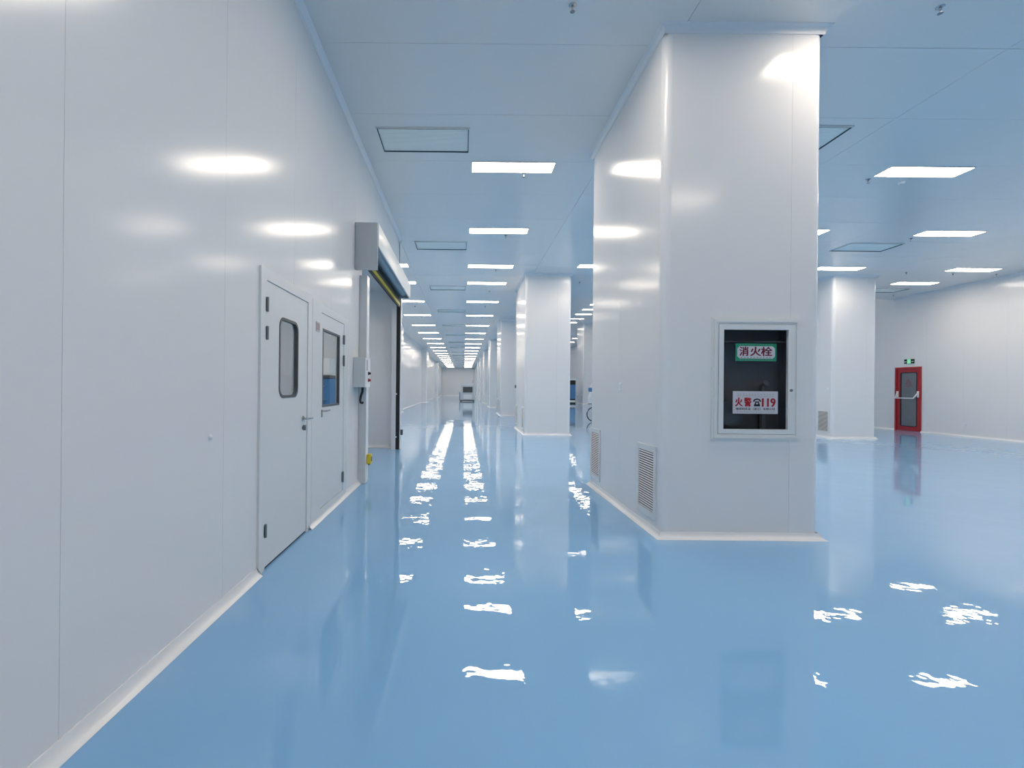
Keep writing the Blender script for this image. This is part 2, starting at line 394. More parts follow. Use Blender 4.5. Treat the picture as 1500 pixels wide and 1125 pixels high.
def vent_at(x, yc, label):
    c = copy_tree(v0, (x, yc, 0.135)); c['label'] = label; return c
vent_at(AX0, 6.43, 'louvred air grille near the rear edge of the nearest column')
vent_at(1.834, 14.05, 'air grille at front edge of the second corridor column')
vent_at(1.834, 15.75, 'air grille at rear edge of the second corridor column')
vent_at(1.85, 23.4, 'air grille at front edge of the third corridor column')
vent_at(1.85, 24.9, 'air grille at rear edge of the third corridor column')
vent_at(10.907, 13.86, 'air grille on the side of the right-hand column')
vent_at(10.9, 42.1, 'air grille at front edge of the tall far bay column')
vent_at(10.9, 43.7, 'air grille at rear edge of the tall far bay column')

# ------------------------------------------------------------------ wall plates
def wall_plate(name, c, nrm, w_, h, label, keys=1):
    """small switch plate on a face with normal +-X"""
    t = thing(name, c, label, 'switch' if 'switch' in name else 'socket')
    x = c[0]; s = nrm
    bm = bmesh.new(); rbox(bm, min(x, x+s*.010), max(x, x+s*.010), c[1]-w_/2, c[1]+w_/2, c[2]-h/2, c[2]+h/2, .003); part('plate', bm, 'white', t)
    for k in range(keys):
        yy = c[1] + (k-(keys-1)/2)*w_*.4
        bm = bmesh.new(); rbox(bm, min(x+s*.009, x+s*.014), max(x+s*.009, x+s*.014), yy-w_*.3/keys, yy+w_*.3/keys, c[2]-h*.3, c[2]+h*.3, .002); part('rocker', bm, 'trim', t)
    return t
wall_plate('light_switch', (AX0, 5.41, 1.43), -1, .09, .09, 'small white switch on the side of the nearest column')
wall_plate('light_switch', (10.907, 13.70, 1.45), -1, .09, .09, 'small white switch on the side of the right-hand column')
wall_plate('wall_socket', (XR, 14.5, .37), -1, .12, .09, 'small white socket low on the right wall', 2)
t = thing('wall_plug', (XL, 2.73, 1.086), 'small white round cap on the left wall before the door', 'cap')
bm = bmesh.new(); lathe(bm, [(.016, 0), (.016, .004), (.012, .010), (.005, .013)], (XL, 2.73, 1.086), 'x'); part('dome', bm, 'white', t, True)
bm = bmesh.new(); lathe(bm, [(.021, 0), (.021, .002), (.016, .003)], (XL, 2.73, 1.086), 'x'); part('flange', bm, 'white', t, True)
t = thing('pull_switch', (1.834, 15.95, 1.38), 'thin white conduit with dark switch on the second column', 'switch')
bm = bmesh.new(); tube(bm, [(1.822, 15.98, 1.5), (1.822, 15.98, H - .07)], .011); part('conduit', bm, 'white', t, True)
bm = bmesh.new(); rbox(bm, 1.79, 1.834, 15.92, 16.02, 1.40, 1.50, .006); part('switch_box', bm, 'dark', t)

# ------------------------------------------------------------------ doors on the left wall
def hinge(parent, y, z0, z1, x=XL + .014):
    bm = bmesh.new(); lathe(bm, [(.011, 0), (.011, z1-z0)], (x + .008, y, z0), 'z', 10); rbox(bm, x - .004, x + .004, y - .022, y + .022, z0+.004, z1-.004, .001)
    part('hinge', bm, 'hinge', parent, True)
def lever(parent, y, z, d, name='handle', x=XL + .013):
    bm = bmesh.new(); lathe(bm, [(.026, 0), (.026, .007), (.011, .009), (.010, .045)], (x, y, z), 'x', 14)
    tube(bm, [(x+.045, y - d*.01, z), (x+.050, y + d*.02, z), (x+.050, y + d*.125, z - .002)], [.010, .010, .008]); part(name, bm, 'chrome', parent, True)
# first door
d = thing('door_1', (XL, 3.93, 0), 'pale grey steel door with a narrow rounded window, nearest on the left', 'door', None, 'structure')
y0, y1, zt = D1
bm = bmesh.new(); plate(bm, [(y0,0),(y0+.10,0),(y0+.10,zt-.085),(y1-.115,zt-.085),(y1-.115,0),(y1,0),(y1,zt),(y0,zt)], [], 'x', XL - .09, XL + .018)
part('frame', bm, 'door', d)
ly0, ly1, lz0, lz1 = y0+.104, y1-.119, .018, zt-.089
W = (3.725, 4.13, 1.31, 1.955)
bm = bmesh.new(); plate(bm, rect(ly0, ly1, lz0, lz1), [rrect(*W, .075)], 'x', XL - .035, XL + .010)
leaf = part('leaf', bm, 'door', d)
bm = bmesh.new(); plate(bm, rrect(W[0]-.012, W[1]+.012, W[2]-.012, W[3]+.012, .085), [rrect(W[0]+.010, W[1]-.010, W[2]+.010, W[3]-.010, .067)], 'x', XL - .02, XL + .014)
part('window_seal', bm, 'dark', leaf)
bm = bmesh.new(); plate(bm, rrect(W[0]+.004, W[1]-.004, W[2]+.004, W[3]-.004, .07), [], 'x', XL - .018, XL - .012); part('pane', bm, 'glass', leaf)
for a, b in ((1.96, 2.07), (1.747, 1.85), (.25, .35)): hinge(leaf, ly0 - .002, a, b)
lever(leaf, 4.27, 1.095, 1)
bm = bmesh.new(); lathe(bm, [(.020, 0), (.020, .010), (.012, .014)], (XL+.010, 4.28, 1.01), 'x', 14); rbox(bm, XL+.012, XL+.04, 4.275, 4.285, .985, 1.035, .003); part('lock', bm, 'hinge', leaf, True)
bm = bmesh.new(); box(bm, XL - .03, XL + .004, ly0, ly1, 0.0005, lz0 - .002); part('threshold_seal', bm, 'black', d)
# second door
d = thing('door_2', (XL, 5.2, 0), 'pale grey door with a tall rectangular window beside the shutter', 'door', None, 'structure')
y0, y1, zt = D2
bm = bmesh.new(); plate(bm, [(y0,.0),(y1,.0),(y1,zt),(y0,zt)], [rect(4.81, 5.72, .105, zt-.085)], 'x', XL - .09, XL + .014); part('frame', bm, 'door', d)
W = (4.87, 5.53, 1.18, 2.01)
bm = bmesh.new(); plate(bm, rect(4.814, 5.716, .112, zt-.089), [rect(*W)], 'x', XL - .035, XL + .008); leaf = part('leaf', bm, 'door', d)
bm = bmesh.new(); plate(bm, rect(W[0]-.006, W[1]+.006, W[2]-.006, W[3]+.006), [rect(W[0]+.016, W[1]-.016, W[2]+.016, W[3]-.016)], 'x', XL - .022, XL + .011); part('window_seal', bm, 'dark', leaf)
bm = bmesh.new(); box(bm, XL - .018, XL - .012, W[0]+.003, W[1]-.003, W[2]+.003, W[3]-.003); part('pane', bm, 'glass', leaf)
for a, b in ((1.92, 2.035), (1.65, 1.784), (.21, .34)): hinge(leaf, 5.69, a, b)
bm = bmesh.new(); rbox(bm, XL+.006, XL+.014, 4.83, 4.87, 1.07, 1.15, .003); tube(bm, [(XL+.012, 4.85, 1.135), (XL+.05, 4.85, 1.135), (XL+.052, 4.87, 1.135), (XL+.052, 5.0, 1.137)], .009); part('handle', bm, 'chrome', leaf, True)
bm = bmesh.new(); rbox(bm, XL+.0145, XL+.020, 4.615, 4.735, 1.955, 2.055, .002); pl_ = part('door_plate', bm, 'grey', d)
pl_['label'] = 'small framed grey and pink plate'
bm = bmesh.new(); box(bm, XL+.0195, XL+.0212, 4.63, 4.72, 1.972, 2.040)
M['pink'] = pmat('pink_grey_print', (0.42, 0.30, 0.33), rough=0.5, var=0.15, vscale=40); part('print', bm, 'pink', pl_)

# ------------------------------------------------------------------ high-speed roller shutter
sh = thing('roller_shutter', (XL, 8.4, 0), 'open roller shutter with grey hood, post and black edged guide rail', 'shutter door')
SY0, SY1 = 6.28, 10.05
bm = bmesh.new(); rbox(bm, XL + .001, -1.195, SY0, SY0 + .03, 3.0, 3.66, .012, 3); part('end_plate', bm, 'grey', sh, True)
bm = bmesh.new(); rbox(bm, -1.215, -1.185, SY0 + .03, SY1, 3.33, 3.655, .01, 3); box(bm, XL + .001, -1.215, SY0+.03, SY1, 3.635, 3.65); part('hood', bm, 'door', sh, True)
bm = bmesh.new(); rbox(bm, XL + .001, -1.195, SY1, SY1 + .03, 3.34, 3.66, .012, 3); part('end_plate', bm, 'grey', sh, True)
bm = bmesh.new(); lathe(bm, [(.11, 0), (.11, SY1 - SY0 - .06)], (-1.345, SY0 + .03, 3.50), 'y', 20); part('curtain_roll', bm, 'curtain', sh, True)
bm = bmesh.new(); box(bm, -1.457, -1.45, 6.76, 10.18, 3.40, 3.52); part('curtain', bm, 'curtain', sh)
bm = bmesh.new(); rbox(bm, -1.475, -1.43, 6.75, 10.2, 3.32, 3.405, .004); bb = part('bottom_bar', bm, 'black', sh)
bm = bmesh.new(); box(bm, -1.472, -1.432, 6.75, 10.2, 3.262, 3.32); part('safety_edge', bm, 'olive', bb)
bm = bmesh.new(); box(bm, -1.476, -1.428, 6.75, 10.2, 3.200, 3.262); part('warning_strip', bm, 'yellow', bb)
bm = bmesh.new(); box(bm, -1.468, -1.436, 6.75, 10.2, 3.160, 3.200); part('floor_seal', bm, 'black', bb)
bm = bmesh.new(); rbox(bm, XL + .001, -1.402, 6.58, 6.74, 0.001, 3.0, .004); part('post', bm, 'ltgrey', sh)
bm = bmesh.new(); box(bm, -1.4015, -1.397, 6.58, 6.74, 0.03, 3.0); part('post_cover', bm, 'trim', sh)
bm = bmesh.new(); rbox(bm, -1.60, -1.51 + .10, 10.235, 10.40, 0.001, 3.45, .004); rail = part('guide_rail', bm, 'trim', sh)
bm = bmesh.new(); box(bm, -1.575, -1.425, 10.222, 10.236, 0.001, 3.44); part('brush_seal', bm, 'black', rail)
for z in (.28, 1.24): bm = bmesh.new(); lathe(bm, [(.018, 0), (.018, -.006), (.008, -.009)], (-1.50, 10.222, z), 'y', 10); part('photo_eye', bm, 'white', rail)
bm = bmesh.new(); rbox(bm, -1.41, -1.36, 10.27, 10.36, .32, .44, .006); part('sensor', bm, 'dark', rail)
# control box, cable, sensor
bm = bmesh.new(); rbox(bm, XL + .001, -1.348, 6.25, 6.57, 1.39, 1.80, .004); cb = part('control_box', bm, 'ltgrey', sh); cb['label'] = 'grey control box with two knobs on the shutter post'
bm = bmesh.new(); rbox(bm, -1.349, -1.341, 6.253, 6.567, 1.393, 1.797, .002); cv = cb; part('cover', bm, 'white', cb)
for z, mt in ((1.585, 'black'), (1.49, 'redink')):
    bm = bmesh.new(); lathe(bm, [(.026, 0), (.026, .008), (.017, .010), (.017, .03), (.012, .034)], (-1.341, 6.44, z), 'x', 14); part('knob', bm, mt, cv, True)
bm = bmesh.new(); box(bm, -1.3415, -1.340, 6.33, 6.385, 1.62, 1.77); part('nameplate', bm, 'greyink', cv)
bm = bmesh.new(); tube(bm, [(-1.415, 6.42, 1.391), (-1.417, 6.42, 1.33), (-1.440, 6.42, 1.26), (-1.448, 6.42, 1.21), (-1.443, 6.425, 1.175), (-1.423, 6.435, 1.165), (-1.413, 6.445, 1.18)], .017); t = part('cable', bm, 'black', sh, True); t['label'] = 'short black cable hanging below the control box'
bm = bmesh.new(); lathe(bm, [(.022, 0), (.022, -.02)], (-1.415, 6.42, 1.39), 'z', 12); part('gland', bm, 'dark', t, True)
bm = bmesh.new(); rbox(bm, -1.397, -1.335, 6.63, 6.73, .275, .415, .008, 3); t = part('safety_sensor', bm, 'yellow', sh); t['label'] = 'yellow sensor box low on the shutter post'
bm = bmesh.new(); lathe(bm, [(.012, 0), (.012, -.02)], (-1.37, 6.68, .275), 'z', 10); part('cable_gland', bm, 'black', t)
bm = bmesh.new(); rbox(bm, -1.3355, -1.331, 6.65, 6.71, .31, .38, .001); part('lens', bm, 'olive', t)

# blue tool cabinet in the side room, seen through the door window
t = thing('tool_cabinet', (-3.2, 9.9, 0), 'blue cabinet seen through the window of the second door', 'cabinet')
bm = bmesh.new(); rbox(bm, -3.30, -2.78, 9.5, 10.3, .55, 1.56, .01); bd = part('body', bm, 'blue', t)
bm = bmesh.new(); rbox(bm, -3.31, -2.77, 9.48, 10.32, 1.56, 1.63, .01); part('top', bm, 'dark', t)
bm = bmesh.new(); rbox(bm, -3.29, -2.79, 9.52, 10.28, 1.63, 1.98, .01); part('upper_unit', bm, 'white', t)
for x in (-3.26, -2.82):
    for y in (9.54, 10.26): bm = bmesh.new(); box(bm, x-.03, x+.03, y-.03, y+.03, 0, .55); part('leg', bm, 'dark', t)
for z in (.8, 1.1, 1.4): bm = bmesh.new(); tube(bm, [(-3.2, 9.48, z), (-2.85, 9.48, z)], .012); part('drawer_handle', bm, 'chrome', bd)

# ------------------------------------------------------------------ fire hydrant cabinet on the nearest column
def fire_cabinet(x0, x1, z0, z1, yf, label, signs=True):
    c = thing('fire_cabinet', ((x0+x1)/2, yf, z0), label, 'fire cabinet', 'fire hydrant cabinets on the columns')
    # moulded surround
    bm = bmesh.new()
    steps = [(0, .000, .022), (.022, .022, .014), (.055, .055, .020)]
    plate(bm, rect(x0-.012, x1+.012, z0-.012, z1+.012), [rect(x0+.045, x1-.045, z0+.045, z1-.045)], 'y', yf - .014, yf - .0005)
    plate(bm, rect(x0+.006, x1-.006, z0+.006, z1-.006), [rect(x0+.03, x1-.03, z0+.03, z1-.03)], 'y', yf - .024, yf - .013)
    part('surround', bm, 'ltgrey' if False else 'door', c)
    bm = bmesh.new(); plate(bm, rect(x0+.048, x1-.048, z0+.048, z1-.048), [rect(x0+.094, x1-.105, z0+.092, z1-.098)], 'y', yf - .020, yf + .012)
    df = part('door_frame', bm, 'door', c)
    bm = bmesh.new(); box(bm, x0+.09, x1-.10, yf - .004, yf + .002, z0+.088, z1-.094); part('pane', bm, 'glass', df)
    bm = bmesh.new(); lathe(bm, [(.013, 0), (.013, -.008), (.006, -.010)], (x1-.078, yf - .020, z0 + .46), 'y', 12); part('lock', bm, 'hinge', df)
    bm = bmesh.new(); box(bm, x0+.047, x1-.047, yf + .17, yf + .18, z0+.047, z1-.047)
    for a in ((x0+.046, x0+.05, z0+.046, z1-.046), (x1-.05, x1-.046, z0+.046, z1-.046), (x0+.046, x1-.046, z0+.046, z0+.05), (x0+.046, x1-.046, z1-.05, z1-.046)):
        box(bm, a[0], a[1], yf + .001, yf + .17, a[2], a[3])
    ins = part('housing', bm, 'cabin', c)
    bm = bmesh.new(); box(bm, x0+.05, x1-.05, yf + .05, yf + .16, z1 - .21, z1 - .20); part('shelf', bm, 'cabin', ins)
    bm = bmesh.new(); lathe(bm, [(.12, 0), (.12, .03), (.05, .03), (.05, .07), (.12, .07), (.12, .10)], (x0+.21, yf + .06, z0+.24), 'y', 18); part('hose_reel', bm, 'dark', ins, True)
    bm = bmesh.new(); tube(bm, [(x1-.25, yf+.12, z0+.05), (x1-.25, yf+.12, z0+.5), (x1-.25, yf+.07, z0+.53)], .03); part('valve_pipe', bm, 'cabin', ins, True)
    return c, df
fc, df = fire_cabinet(*[CAB[0]-.01, CAB[1]+.01, CAB[2]-.01, CAB[3]+.01], AY0, 'glazed fire hydrant cabinet with green and white signs on nearest column')
# green sign 消火栓
K = AY0 / 670.0
def px(x): return (x - 678.9 - 0.0096*(567.6-550)) * K
def pz(y, x=1106): return CAM_H - (y - 567.6 - 0.0096*(x-678.9)) * K
ys_ = AY0 - .0055
bm = bmesh.new(); box(bm, px(1076.5), px(1136.5), ys_, ys_ + .0012, pz(529), pz(503.3)); sg = part('hydrant_sign', bm, 'green', df); sg['label'] = 'green bordered sticker with dark red characters'
X0, X1, Z0, Z1 = px(1079.2), px(1134.2), pz(525.3), pz(507.2); c_ = (X1-X0)*.06
bm = bmesh.new(); plate(bm, [(X0+c_,Z0),(X1-c_,Z0),(X1,Z0+c_),(X1,Z1-c_),(X1-c_,Z1),(X0+c_,Z1),(X0,Z1-c_),(X0,Z0+c_)], [], 'y', ys_ - .0008, ys_ + .0004); part('white_field', bm, 'paper', sg)
for ch, a, b in (('消', 1082.5, 1095.2), ('火', 1098.3, 1113.5), ('栓', 1114, 1130)):
    part('character', text_mesh(ch, px(a), px(b), pz(521.4), pz(508.2), ys_ - .0014, .04), 'brush', sg)
bm = bmesh.new()
for i in range(10): box(bm, px(1084.5 + i*4.6), px(1086.6 + i*4.6), ys_ - .0014, ys_ - .0009, pz(524.6), pz(523.0))
part('fine_print', bm, 'greyink', sg)['kind'] = 'stuff'
bm = bmesh.new()
for yy in (505.2, 527.4):
    for i in range(12): box(bm, px(1082 + i*4.2), px(1084.8 + i*4.2), ys_ - .0006, ys_ - .0001, pz(yy+.5), pz(yy-.5))
M['palegreen'] = pmat('pale_green_print', (0.10, 0.36, 0.25), rough=0.5); part('border_print', bm, 'palegreen', sg)['kind'] = 'stuff'
# white sign 火警 119
bm = bmesh.new(); box(bm, px(1073.2), px(1139.2), ys_, ys_ + .0012, pz(606), pz(573.2)); sg = part('fire_call_sign', bm, 'paper', df); sg['label'] = 'white sticker with red fire call number and telephone symbol'
yt = ys_ - .0006
for ch, a, b in (('火', 1077, 1087.2), ('警', 1090, 1100.2)):
    part('character', text_mesh(ch, px(a), px(b), pz(595.3), pz(582.6), yt, .05), 'redink', sg)
part('numerals', text_mesh('119', px(1116.4), px(1135.2), pz(595.6), pz(583.4), yt, .06), 'redink', sg)
def arc(cx, cz, r, a0, a1, n=10): return [(cx + r*math.cos(a0+(a1-a0)*i/n), cz + r*math.sin(a0+(a1-a0)*i/n)) for i in range(n+1)]
bm = bmesh.new()
s = K
cx, cz = px(1108.7), pz(591)
body = [(-4.6,-4.2),(4.6,-4.2),(4.4,-2.2),(3.2,.4),(2.6,2.6),(2.4,3.6),(1.5,3.6),(1.3,2.9),(-1.3,2.9),(-1.5,3.6),(-2.4,3.6),(-2.6,2.6),(-3.2,.4),(-4.4,-2.2)]
plate(bm, [(cx+a*s, cz+b*s) for a, b in body], [[(cx+1.5*s*math.cos(k*PI/5), cz+.1*s+1.4*s*math.sin(k*PI/5)) for k in range(10)]], 'y', yt - .0004, yt)
hs = [(-5.9,2.3),(-5.7,4.2),(-4.2,6.2),(-1.5,7.2),(1.5,7.2),(4.2,6.2),(5.7,4.2),(5.9,2.3),(3.4,2.9),(3.2,4.4),(1.6,5.2),(-1.6,5.2),(-3.2,4.4),(-3.4,2.9)]
plate(bm, [(cx+a*s, cz+b*s) for a, b in hs], [], 'y', yt - .0004, yt)
part('telephone_symbol', bm, 'blackink', sg)
part('company_line', text_mesh('维特利实业（浙江）有限公司', px(1077.8), px(1134.6), pz(600.8), pz(597.2), yt, .03), 'blackink', sg)
bm = bmesh.new()
for yy, n in ((577.3, 13), (580.0, 13), (603.4, 16)):
    for i in range(n):
        a = 1079 + i*56.0/n; box(bm, px(a), px(a + 56.0/n*random.uniform(.5, .85)), yt - .0003, yt, pz(yy+.35), pz(yy-.35))
part('fine_print', bm, 'greyink', sg)['kind'] = 'stuff'
# a second cabinet on the far column
fire_cabinet(1.97, 2.77, .94, 2.066, 41.7, 'distant dark hydrant cabinet on a far column')

# ------------------------------------------------------------------ red emergency door in the right wall
d = thing('door_3', (XR, 16.34, 0), 'red glazed emergency exit door with a white push bar', 'door', None, 'structure')
y0, y1, zt = RD
bm = bmesh.new(); plate(bm, [(y0,0),(y0+.06,0),(y0+.06,zt-.06),(y1-.06,zt-.06),(y1-.06,0),(y1,0),(y1,zt),(y0,zt)], [], 'x', XR - .03, XR + .09); part('frame', bm, 'red', d)
W = (y0+.17, y1-.20, .17, 2.08)
bm = bmesh.new(); plate(bm, rect(y0+.064, y1-.064, .008, zt-.064), [rrect(*W, .05)], 'x', XR - .005, XR + .04); leaf = part('leaf', bm, 'red', d)
bm = bmesh.new(); plate(bm, rrect(W[0]-.015, W[1]+.015, W[2]-.015, W[3]+.015, .06), [rrect(W[0]+.012, W[1]-.012, W[2]+.012, W[3]-.012, .045)], 'x', XR - .010, XR + .03); part('window_seal', bm, 'black', leaf)
bm = bmesh.new(); plate(bm, rrect(W[0], W[1], W[2], W[3], .05), [], 'x', XR + .012, XR + .02); part('pane', bm, 'frost', leaf)
# faint red warning mark on the glass (triangle and line)
ym, zm = (W[0]+W[1])/2 + .02, 1.66
bm = bmesh.new()
tri = [(ym-.12, zm), (ym+.12, zm), (ym, zm+.20)]; tri2 = [(ym-.085, zm+.02), (ym+.085, zm+.02), (ym, zm+.155)]
plate(bm, tri, [tri2], 'x', XR + .0095, XR + .0115); box(bm, XR + .0095, XR + .0115, ym-.14, ym+.14, zm-.075, zm-.05); box(bm, XR + .0095, XR + .0115, ym-.012, ym+.012, zm+.04, zm+.10)
M['faintred'] = pmat('faint_red_print', (0.20, 0.05, 0.07), rough=0.5); part('warning_mark', bm, 'faintred', leaf)
for y, nm in ((y0+.10, 0), (y1-.10, 1)):
    bm = bmesh.new(); rbox(bm, XR - .045, XR - .004, y-.035, y+.035, 1.20, 1.42, .012, 3)
    tube(bm, [(XR - .04, y, 1.36), (XR - .10, y + (.05 if nm == 0 else -.01), 1.22), (XR - .115, y + (.09 if nm == 0 else -.02), 1.17)], .02); part('push_bar_arm', bm, 'white', leaf, True)
bm = bmesh.new(); tube(bm, [(XR - .115, y0+.17, 1.17), (XR - .115, y1-.09, 1.17)], .018, 10); part('push_bar', bm, 'white', leaf, True)
t = thing('exit_sign', (XR, 16.3, 2.40), 'green lit exit sign above the red door', 'exit sign')
bm = bmesh.new(); rbox(bm, XR - .025, XR - .0005, 16.12, 16.48, 2.405, 2.56, .004); hs_ = part('housing', bm, 'exitdark', t)
bm = bmesh.new(); plate(bm, rrect(16.235, 16.365, 2.41, 2.555, .02), [], 'x', XR - .0275, XR - .024)
pn = part('lit_panel', bm, 'exitglow', hs_)
def yz(pts, sc, yo, zo): return [(yo - a*sc, zo + b*sc) for a, b in pts]
bm = bmesh.new()
lathe(bm, [(.011, 0), (.011, -.001)], (XR - .0276, 16.292, 2.532), 'x', 10)
for pl in ([(-.3,.9),(.6,.9),(.5,-.4),(-.6,-.4)], [(.4,.9),(1.5,.2),(1.3,-.1),(.3,.5)], [(-.3,.8),(-1.4,.4),(-1.3,.1),(-.3,.4)], [(.5,-.3),(1.3,-1.1),(1.0,-2.2),(.7,-2.1),(.9,-1.2),(0,-.4)], [(-.6,-.3),(-.9,-1.3),(-2.0,-1.6),(-1.9,-1.9),(-.5,-1.6),(0,-.3)]):
    plate(bm, yz(pl, .026, 16.30, 2.49), [], 'x', XR - .0285, XR - .0273)
part('running_figure', bm, 'white', hs_)
for yc, sgn in ((16.175, 1), (16.425, -1)):
    bm = bmesh.new(); plate(bm, [(yc-.035, 2.462), (yc+.035, 2.462), (yc+.035, 2.485), (yc-.035, 2.485)], [], 'x', XR - .0275, XR - .0245)
    plate(bm, [(yc - sgn*.05, 2.473), (yc - sgn*.02, 2.445), (yc - sgn*.02, 2.502)], [], 'x', XR - .0275, XR - .0245); part('arrow', bm, 'white', hs_)

# ------------------------------------------------------------------ ceiling lights, filter units, sprinklers
LW, LD = 1.25, 0.31
def make_light():
    t = thing('ceiling_light', (0, 0, H), '', 'ceiling light')
    bm = bmesh.new(); plate(bm, rect(-LW/2-.012, LW/2+.012, -LD/2-.012, LD/2+.012), [rect(-LW/2, LW/2, -LD/2, LD/2)], 'z', H - .012, H - .0005); part('frame', bm, 'trim', t)
    bm = bmesh.new(); box(bm, -LW/2, LW/2, -LD/2, LD/2, H - .008, H - .001); part('diffuser', bm, 'lamp', t)
    return t
L0 = make_light(); used = [False]
def light(x, y, label, group, z=H):
    if not used[0]: used[0] = True; o = L0; o.location = (x, y, z)
    else: o = copy_tree(L0, (x, y, z))
    o['label'] = label; o['group'] = group; return o
ORD = ['first', 'second', 'third', 'fourth', 'fifth', 'sixth', 'seventh', 'eighth', 'ninth', 'tenth', 'eleventh', 'twelfth', 'thirteenth', 'fourteenth', 'fifteenth',
       'sixteenth', 'seventeenth', 'eighteenth', 'nineteenth', 'twentieth', 'twenty-first', 'twenty-second', 'twenty-third', 'twenty-fourth', 'twenty-fifth']
far_y = [21.7 + 3.5*k for k in range(17)]
main_y = [7.08, 9.95, 12.87, 14.95, 18.2] + far_y
OUT = 'lit LED ceiling panel outside the view'
for i, y in enumerate(main_y): light(.73, y, f'lit LED ceiling panel, {ORD[i]} from the viewer in the middle corridor row', 'LED panels over the corridor')
for i, y in enumerate([12.87, 14.95, 18.2] + far_y): light(-2.22, y, f'lit LED ceiling panel, {ORD[i]} from the shutter in the left corridor row', 'LED panels over the corridor')
for y in (3.82, 0.4, -3.1, -6.4): light(.73, y, OUT, OUT)
vis = {(7.10, 6.48): 'lit LED ceiling panel just right of the nearest column', (9.85, 9.80): 'lit LED ceiling panel, second right of the nearest column',
       (12.75, 13.55): 'lit LED ceiling panel nearest to the right wall', (14.4, 13.55): 'lit LED ceiling panel close before the red door wall',
       (12.75, 9.80): 'lit LED ceiling panel above the right-hand column', (9.85, 6.48): 'LED ceiling panel peeping out behind the nearest column',
       (12.75, 3.18): 'LED ceiling panel seen in the gap before the second column'}
for x in (3.18, 6.48, 9.80, 13.55):
    for y in (-6.4, -3.1, 0.4, 3.80, 7.10, 9.85, 12.75, 14.4):
        if y < 2 and (x > 9 or (x > 6 and y < 0)): continue
        if (x, y) == (3.18, 14.4) or (x == 9.80 and y == 14.4): continue
        lb = vis.get((y, x)); light(x + LW/2, y, lb or OUT, 'LED panels in the right-hand area' if lb else OUT)
k = 0
for x in (5.2, 9.0, 13.0):
    for y in [19.5 + 4.4*j for j in range(13)] if x != 9.0 else [23.9, 28.3, 32.6, 34.7, 36.9, 39.3, 41.6, 46, 50.4, 54.8, 59.2, 63.6, 68]:  # panels towards the far end are added to brighten the bay
        if x == 9.0 and 32 < y < 42: lb = f'high LED panel, {ORD[k]} in the strip between the columns'; k += 1; g = 'LED panels in the high bay'
        elif x == 13.0 and 44 < y < 62: lb = f'added distant high LED panel, {ORD[int((y-44)/4.4)]} below the strip in the gap'; g = 'LED panels in the high bay'
        else: lb = g = OUT
        light(x + LW/2, y, lb, g, HB)
for y in (4.6, 8.2): light(-3.6, y, 'LED panel on the ceiling of the side room', 'LED panels in the side room', 3.6)

def make_ffu():
    t = thing('filter_diffuser', (0, 0, H), '', 'ceiling vent')
    a, b = .61, .30
    bm = bmesh.new(); plate(bm, rect(-a-.012, a+.012, -b-.012, b+.012), [rect(-a, a, -b, b)], 'z', H - .018, H - .0005); part('frame', bm, 'ceil', t)
    bm = bmesh.new(); plate(bm, rect(-a, a, -b, b), [rect(-a+.010, a-.010, -b+.010, b-.010)], 'z', H - .0175, H - .0005); part('painted_shade_lip', bm, 'slot', t)  # dark lip paints in the shade of a recessed edge
    for i in range(14):
        y = -b + .014 + (2*b-.028)*i/14; bm = bmesh.new(); box(bm, -a+.014, a-.014, y + .002, y + (2*b-.028)/14 - .002, H - .004, H - .001); part('slat', bm, 'ffu', t)
    return t
F0 = make_ffu(); fused = [False]
def ffu(x, y, label, z=H):
    if not fused[0]: fused[0] = True; o = F0; o.location = (x, y, z)
    else: o = copy_tree(F0, (x, y, z))
    o['label'] = label; o['group'] = 'filter diffusers in the ceiling'; return o
for i in range(14): ffu(-.57, 6.33 + 4.70*i, f'square-edged white filter diffuser, {ORD[i]} from the viewer over the corridor')
ffu(4.38, 6.2, 'filter diffuser half hidden behind the top of the nearest column'); ffu(9.52, 10.85, 'filter diffuser in the ceiling before the right-hand column')
ffu(14.15, 15.45, 'filter diffuser in the ceiling beside the red door wall')

def make_sprinkler():
    t = thing('sprinkler', (0, 0, H), '', 'sprinkler')
    bm = bmesh.new(); lathe(bm, [(.034, -.0005), (.034, -.004), (.020, -.012)], (0, 0, H), 'z', 14); part('escutcheon', bm, 'chrome', t, True)
    bm = bmesh.new(); lathe(bm, [(.012, -.010), (.012, -.030), (.007, -.034), (.007, -.055)], (0, 0, H), 'z', 10); part('body', bm, 'chrome', t, True)
    bm = bmesh.new(); lathe(bm, [(.006, -.053), (.022, -.058), (.022, -.060), (.006, -.063)], (0, 0, H), 'z', 12); part('deflector', bm, 'hinge', t, True)
    return t
P0 = make_sprinkler(); pused = [False]
def sprinkler(x, y, label):
    if not pused[0]: pused[0] = True; o = P0; o.location = (x, y, H)
    else: o = copy_tree(P0, (x, y, H))
    o['label'] = label; o['group'] = 'ceiling sprinklers'
for i in range(10): sprinkler(.94 - .012*i, (4.08 if i == 0 else 4.3 + 2.98*i), f'small chrome sprinkler head, {ORD[i]} from the viewer in the middle row')
for i in range(3): sprinkler(-2.08, 19.3 + 2.98*i, f'small sprinkler head, {ORD[i]} in the left corridor row')
sprinkler(4.2, 4.06, 'sprinkler head at the top edge, right of the column'); sprinkler(6.50, 7.38, 'sprinkler head at the corner of the near right light')
sprinkler(9.95, 10.2, 'sprinkler head beside the second light on the right'); sprinkler(14.1, 13.2, 'faint sprinkler head below the light nearest the right wall')
sprinkler(15.35, 13.2, 'sprinkler head close to the right wall'); sprinkler(12.65, 13.1, 'sprinkler head above the right-hand column corner')
sprinkler(15.2, 16.2, 'sprinkler head above the red door'); sprinkler(3.7, 14.7, 'sprinkler head in the gap beside the second column')
